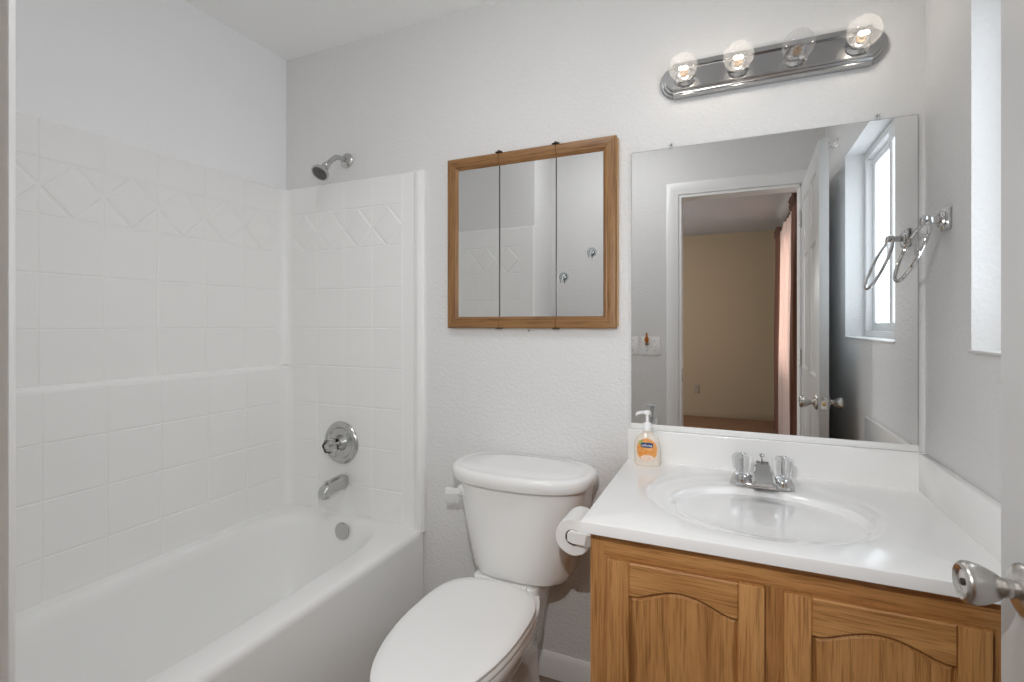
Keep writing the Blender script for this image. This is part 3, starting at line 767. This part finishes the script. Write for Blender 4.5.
def patch(cu, cz, ru, rz, off, f=None, n=32, m=8):
    """elliptical label wrapped on the front of the bottle; u is arc position"""
    b = B(); rows = []
    def P(u, z):
        a = -PI/2+u/A_*.95
        k = 1.0 if z < .06 else 1.0-.05*min(1, (z-.06)/.015)
        return Vector(((A_*k+off)*math.cos(a), (Bq*k+off)*math.sin(a), z))
    c = b.verts.new(P(cu, cz)); prev = None
    for j in range(1, m+1):
        ring = []
        for i in range(n):
            t = 2*PI*i/n; r = j/m
            ring.append(b.verts.new(P(cu+ru*r*math.copysign(abs(math.cos(t))**(f or 1), math.cos(t)), cz+rz*r*math.copysign(abs(math.sin(t))**(f or 1), math.sin(t)))))
        for i in range(n):
            if prev is None: b.faces.new((c, ring[i], ring[(i+1) % n]))
            else: b.faces.new((prev[i], ring[i], ring[(i+1) % n], prev[(i+1) % n]))
        prev = ring
    return b
lab = sobj('label', patch(0, .052, .036, .035, .0006), M['label'])
sobj('label_print', patch(.002, .027, .022, .0095, .0010), M['pink'], lab)
sobj('label_leaf', patch(-.020, .074, .008, .007, .0010), M['green'], lab)
sobj('label_badge', patch(0, .067, .020, .0078, .0013, .5), M['blue'], lab)
fc = bpy.data.curves.new('label_text', 'FONT'); fc.body = 'softsoap'; fc.size = .0095; fc.align_x = 'CENTER'; fc.align_y = 'CENTER'; fc.extrude = .0002
tmp = bpy.data.objects.new('text_source', fc); COL.objects.link(tmp)
tme = bpy.data.meshes.new_from_object(tmp.evaluated_get(bpy.context.evaluated_depsgraph_get())); bpy.data.objects.remove(tmp)
tme.materials.clear(); tme.materials.append(M['white'])
fo = bpy.data.objects.new('label_text', tme); COL.objects.link(fo); fo.parent = lab
fo.location = (0, -Bq-.0022, .0668); fo.rotation_euler = (PI/2, 0, 0)

# ------------------------------------------------------------------ wall mirror
MX0, MX1, MZ0, MZ1 = -.299, .460, .9125, 1.803
mir = thing('wall_mirror', 'large frameless wall mirror above the sink', 'mirror', (.08, D, MZ0))
b = B(); box(b, MX0, MX1, D-.0055, D-.0005, MZ0, MZ1); obj('backing', b, M['mirror_edge'], mir, flat=True)
b = B(); box(b, MX0+.0012, MX1-.0012, D-.006, D-.0054, MZ0+.0012, MZ1-.0012); obj('mirror_pane', b, M['mirror'], mir, flat=True)
b = B(); box(b, MX0, MX1, D-.009, D-.0005, .8990, MZ0+.004, .001); obj('bottom_channel', b, M['plastic'], mir)
for x in (-.175, .37):
    b = B(); box(b, x-.006, x+.006, D-.009, D-.0005, MZ1-.004, MZ1+.016, .0015); c = obj('mirror_clip', b, M['clear'], mir)
    b = B(); lathe(b, [(0, .0045), (.002, .004), (.003, 0)], (x, D-.009, MZ1+.009), (0, -1, 0), 12, cap1=False); obj('screw', b, M['chrome'], c)

# ------------------------------------------------------------------ medicine cabinet
KX0, KX1, KZ0, KZ1 = -.988, -.345, 1.226, 1.8635
IX_0, IX_1, IZ0, IZ1 = -.941, -.390, 1.268, 1.817
YF = D-.030
med = thing('medicine_cabinet', 'oak framed three door mirrored medicine cabinet above the toilet', 'medicine cabinet', ((KX0+KX1)/2, D, KZ0))
b = B(); box(b, KX0+.006, KX1+.004, D-.014, D-.0005, KZ0+.006, KZ1-.006); obj('cabinet_body', b, M['lightwood'], med)
def rail_prof(o, i):      # across the frame width from outer to inner: (fraction position, forward)
    return [(0, .0), (0, .011), (.004, .015), (.018, .017), (.030, .014), (.034, .015), (.040, .010), (i, .006), (i, 0)]
def rail(b, x0, x1, zo, s, ml, mr, wd):      # horizontal rail, mitred at ends flagged ml / mr
    P = rail_prof(0, wd)
    loft(b, [[(x0+(p if ml else 0), YF+.016-q, zo+s*p) for p, q in P], [(x1-(p if mr else 0), YF+.016-q, zo+s*p) for p, q in P]])
def stile(b, xo, s, z0, z1, wd, wz0, wz1):
    P = rail_prof(0, wd)
    loft(b, [[(xo+s*p, YF+.016-q, z0+p*wz0/wd) for p, q in P], [(xo+s*p, YF+.016-q, z1-p*wz1/wd) for p, q in P]])
div = [KX0, -.771, -.554, KX1]
wS, wR = IX_0-KX0, KZ1-IZ1
for i in range(3):
    x0, x1 = div[i]+(.0008 if i else 0), div[i+1]-(.0008 if i < 2 else 0)
    ax0, ax1 = (IX_0 if i == 0 else x0), (IX_1 if i == 2 else x1)
    b = B(); box(b, ax0-.004*(i == 0), ax1+.004*(i == 2), YF+.0095, YF+.013, IZ0-.004, IZ1+.004); 
    d = obj('mirror_door', b, M['mirror'], med, flat=True)
    b = B(); rail(b, x0, x1, KZ1, -1, i == 0, i == 2, wR); obj('frame_rail', b, M['coakx'], d, ang=25); b = B(); rail(b, x0, x1, KZ0, 1, i == 0, i == 2, IZ0-KZ0); obj('frame_rail', b, M['coakx'], d, ang=25)
    if i == 0: b = B(); stile(b, KX0, 1, KZ0, KZ1, wS, IZ0-KZ0, wR); obj('frame_stile', b, M['coakz'], d, ang=25)
    if i == 2: b = B(); stile(b, KX1, -1, KZ0, KZ1, KX1-IX_1, IZ0-KZ0, wR); obj('frame_stile', b, M['coakz'], d, ang=25)
    if i < 2:
        b = B(); box(b, x1-.0002, x1+.0018, YF+.006, YF+.012, IZ0, IZ1); obj('door_gap_edge', b, M['dark'], d)
for x in (-.771, -.554):
    b = B(); box(b, x-.013, x+.013, YF-.004, YF+.014, KZ1, KZ1+.003, .001); lathe(b, [(0, .006), (.004, .006), (.006, .004)], (x, YF+.003, KZ1+.002), (0, 0, 1), 12); obj('pivot_hinge', b, M['dark'], med)
    b = B(); box(b, x-.012, x+.012, YF-.002, YF+.014, KZ0-.003, KZ0, .001); obj('pivot_hinge', b, M['dark'], med)
b = B(); lathe(b, [(0, .004), (.010, .003), (.012, .0045), (.016, .003)], (-.66, D-.012, KZ0+.004), (0, 0, -1), 12); obj('catch', b, M['chrome'], med)
# clear hooks stuck to the right mirror
def hook(x, z, label):
    y0 = YF+.0095
    t = thing('suction_hook', label, 'hook', (x, y0, z), group='clear suction hooks on the cabinet mirror')
    b = B(); lathe(b, [(0, .017), (.002, .0165), (.006, .012), (.009, .007), (.014, .006), (.015, 0)], (x, y0, z), (0, -1, 0), 24, cap1=False); obj('suction_cup', b, M['clear'], t)
    b = B(); lathe(b, [(.006, .0095), (.009, .0085), (.0105, .0)], (x, y0, z), (0, -1, 0), 16, cap1=False)
    tube(b, [(x, y0-.010, z+.006), (x, y0-.014, z), (x-.002, y0-.016, z-.012), (x-.004, y0-.022, z-.019), (x-.005, y0-.029, z-.016)], .0018, 8); obj('wire_hook', b, M['chrome'], t)
hook(-.527, 1.402, 'clear suction hook low on the right cabinet mirror, by the door gap')
hook(-.429, 1.482, 'clear suction hook high on the right cabinet mirror, by the oak frame')

# ------------------------------------------------------------------ vanity light bar
LZ = 2.007; LX0, LX1 = -.207, .394; LR = .0525
vl = thing('vanity_light', 'chrome strip light with four clear globe bulbs above the mirror', 'light fixture', (.0935, D, LZ))
def stadium(r, x0, x1):
    return [(x1+r*math.cos(a), LZ+r*math.sin(a)) for a in [-PI/2+PI*i/20 for i in range(21)]]+[(x0+r*math.cos(a), LZ+r*math.sin(a)) for a in [PI/2+PI*i/20 for i in range(21)]]
b = B(); xa, xb = LX0+LR, LX1-LR
rings = []
for r, y in ((LR, 0), (LR, .008), (LR-.003, .010), (LR-.008, .010), (LR-.009, .015), (LR-.012, .017), (LR-.017, .017), (LR-.018, .022), (LR-.021, .024), (LR-.026, .024)):
    rings.append([(x, D-.0005-y, z) for x, z in stadium(r, xa, xb)])
loft(b, rings); obj('backplate', b, M['plate'], vl, ang=30)
b = B()
for s in (-1, 1):
    pr = [(.047, 0), (.047, .020), (.0445, .025), (.041, .025), (.0405, .028), (.036, .030), (.034, .030), (.0335, .033), (.029, .034), (.028, .024)]
    loft(b, [[(x, D-.001-q, LZ+s*p*1.12) for p, q in pr] for x in (-.167, .354)])
obj('ridge_rails', b, M['plate'], vl, ang=30)
b = B(); box(b, -.166, .353, D-.0265, D-.02, LZ-.034, LZ+.034); obj('centre_plate', b, M['plate'], vl)
def make_bulb(x, lit, label=None):
    y0 = D-.026
    b = B(); lathe(b, [(0, .030), (.002, .031), (.006, .029), (.012, .0215), (.020, .019), (.030, .0185), (.031, .014)], (x, y0, LZ), (0, -1, 0), 32); s = obj('socket_cup', b, M['chrome'], vl, ang=40)
    R = .040; c = .030+.010+.034
    pr = [(.026, .0125), (.032, .0135), (.038, .017)]
    for i in range(1, 25):
        a = PI-.50-(PI-.50)*i/24
        pr.append((c-R*math.cos(PI-a)*-1*-1 if False else c+R*math.cos(a), max(R*math.sin(a), .0005)))
    b = B(); lathe(b, pr, (x, y0, LZ), (0, -1, 0), 40, cap0=False)
    g = obj('globe_bulb', b, M['bulb'], vl, ang=60)
    if label: g['label'] = label
    b = B(); lathe(b, [(.022, .0115), (.040, .0115), (.044, .006), (.056, .004), (.058, 0)], (x, y0, LZ), (0, -1, 0), 20, cap1=False); obj('stem', b, M['fil_off'], g)
    b = B(); tube(b, [(x-.011, y0-.066, LZ-.002), (x-.006, y0-.070, LZ+.002), (x, y0-.072, LZ-.002), (x+.006, y0-.070, LZ+.002), (x+.011, y0-.066, LZ-.002)], .0034 if lit else .0012, 8)
    tube(b, [(x-.003, y0-.055, LZ), (x-.011, y0-.066, LZ-.002)], .0008, 6); tube(b, [(x+.003, y0-.055, LZ), (x+.011, y0-.066, LZ-.002)], .0008, 6)
    obj('filament', b, M['filament'] if lit else M['fil_off'], g)
    if lit:
        l = bpy.data.lights.new('bulb_glow', 'POINT'); l.energy = BULB_W; l.color = (1, .90, .78); l.shadow_soft_size = .014
        lo = bpy.data.objects.new('bulb_glow', l); COL.objects.link(lo); lo.parent = vl; lo.location = (x-.0935, -.026-.072, 0)
for i, x in enumerate((-.130, .020, .170, .320)):
    make_bulb(x, i != 2, 'unlit clear globe bulb' if i == 2 else 'lit clear globe bulb')

# ------------------------------------------------------------------ fill dome added above the frame to even out the room's light
t = thing('fill_dome', 'round white fill dome added on the bathroom ceiling, above the view', 'fill light', (-.60, .70, CEIL))
b = B(); lathe(b, [(0, .19), (.012, .195), (.022, .19)], (-.60, .70, CEIL), (0, 0, -1), 40); obj('base', b, M['trim'], t)
b = B(); lathe(b, [(.022, .18), (.045, .17), (.07, .135), (.085, .08), (.09, 0)], (-.60, .70, CEIL), (0, 0, -1), 40, cap0=False, cap1=False); obj('dome', b, M['dome'], t)

# ------------------------------------------------------------------ towel ring
TY, TZ = 1.512, 1.492
tr = thing('towel_ring', 'chrome towel ring tilted out from the right wall beside the mirror', 'towel ring', (XR, TY, TZ))
b = B(); box(b, XR-.010, XR-.0003, TY-.026, TY+.026, TZ-.026, TZ+.026, .004); box(b, XR-.016, XR-.008, TY-.018, TY+.018, TZ-.018, TZ+.018, .004); obj('wall_plate', b, M['chrome'], tr)
b = B(); box(b, XR-.045, XR-.012, TY-.008, TY+.008, TZ-.008, TZ+.008, .002); box(b, XR-.052, XR-.036, TY-.016, TY+.016, TZ-.010, TZ+.010, .003); obj('post', b, M['chrome'], tr)
pv = Vector((XR-.042, TY, TZ-.002)); vv = Vector((-.056, -.004, -.142)).normalized(); ww = Vector((0, 1, 0)); RR = .077
b = B(); tube(b, [pv+vv*(RR-RR*math.cos(2*PI*i/64))+ww*(RR*math.sin(2*PI*i/64)) for i in range(64)], .0042, 10, closed=True); obj('ring', b, M['chrome'], tr)

# ------------------------------------------------------------------ toilet paper
RX, RZ, RY0, RY1 = -.376, .692, 1.25, 1.35
h = thing('paper_holder', 'white paper holder fixed to the side of the oak vanity', 'toilet paper holder', (VX0, 1.30, RZ))
for y in (RY0-.012, RY1+.012):
    b = B(); box(b, VX0-.006, VX0-.0003, y-.02, y+.02, RZ-.03, RZ+.03, .002)
    loft(b, [[(x, y+dy*k, RZ+dz*k) for dy, dz in ((-.008, -.016), (.008, -.016), (.008, .016), (-.008, .016))] for x, k in ((VX0-.004, 1.1), (VX0-.03, .9), (RX+.005, .85), (RX-.01, .6))]); obj('arm', b, M['plastic'], h)
b = B(); lathe(b, [(0, .008), (.004, .0135), (RY1-RY0+.006, .0135), (RY1-RY0+.01, .008)], (RX, RY0-.005, RZ), (0, 1, 0), 20); obj('roller', b, M['plastic'], h)
t = thing('toilet_roll', 'white toilet paper roll on the holder beside the vanity', 'toilet paper', (RX, 1.30, RZ-.005))
u = B(); lathe(u, [(0, .021), (0, .046), (.002, .0475), (RY1-RY0-.002, .0475), (RY1-RY0, .046), (RY1-RY0, .021), (0, .021)], (RX, RY0, RZ-.006), (0, 1, 0), 48, cap0=False, cap1=False); obj('paper', u, M['paper'], t)
u = B(); lathe(u, [(.0005, .0195), (.0005, .0212), (RY1-RY0-.0005, .0212), (RY1-RY0-.0005, .0195), (.0005, .0195)], (RX, RY0, RZ-.006), (0, 1, 0), 32, cap0=False, cap1=False); obj('core', u, M['card'], t)

# ------------------------------------------------------------------ switches on the door wall (seen in the mirror)
def switch(x, z, w_, n, label):
    t = thing('light_switch', label, 'light switch', (x, YW, z))
    b = B(); box(b, x-w_/2, x+w_/2, YW+.0002, YW+.006, z-.058, z+.058, .003); obj('cover_plate', b, M['plastic'], t)
    for i in range(n):
        xx = x+(i-(n-1)/2)*.046
        b = B(); box(b, xx-.005, xx+.005, YW+.005, YW+.007, z-.012, z+.012); loft(b, [[(xx-.004, YW+.006, z-.008), (xx+.004, YW+.006, z-.008), (xx+.004, YW+.006, z+.008), (xx-.004, YW+.006, z+.008)], [(xx-.003, YW+.016, z-.010), (xx+.003, YW+.016, z-.010), (xx+.003, YW+.017, z-.003), (xx-.003, YW+.017, z-.003)]])
        obj('toggle', b, M['plastic'], t)
        for dz in (-.03, .03):
            b = B(); lathe(b, [(0, .003), (.001, .002)], (xx, YW+.006, z+dz), (0, 1, 0), 10); obj('screw', b, M['grey'], t)
switch(-.459, 1.105, .116, 2, 'double light switch plate beside the doorway, seen in the mirror')
switch(-.572, 1.105, .072, 1, 'single switch plate at the left mirror edge, seen in the mirror')
t = thing('night_light', 'small amber night light plugged in above the double switch plate', 'night light', (-.482, YW, 1.12))
b = B(); lathe(b, [(0, .004), (.006, .011), (.016, .014), (.026, .012), (.038, .007), (.058, .006), (.062, .003)], (-.482, YW+.022, 1.125), (0, 0, 1), 20); obj('shade', b, M['amber'], t)
b = B(); box(b, -.492, -.472, YW+.006, YW+.028, 1.108, 1.128, .003); obj('plug', b, M['card'], t)
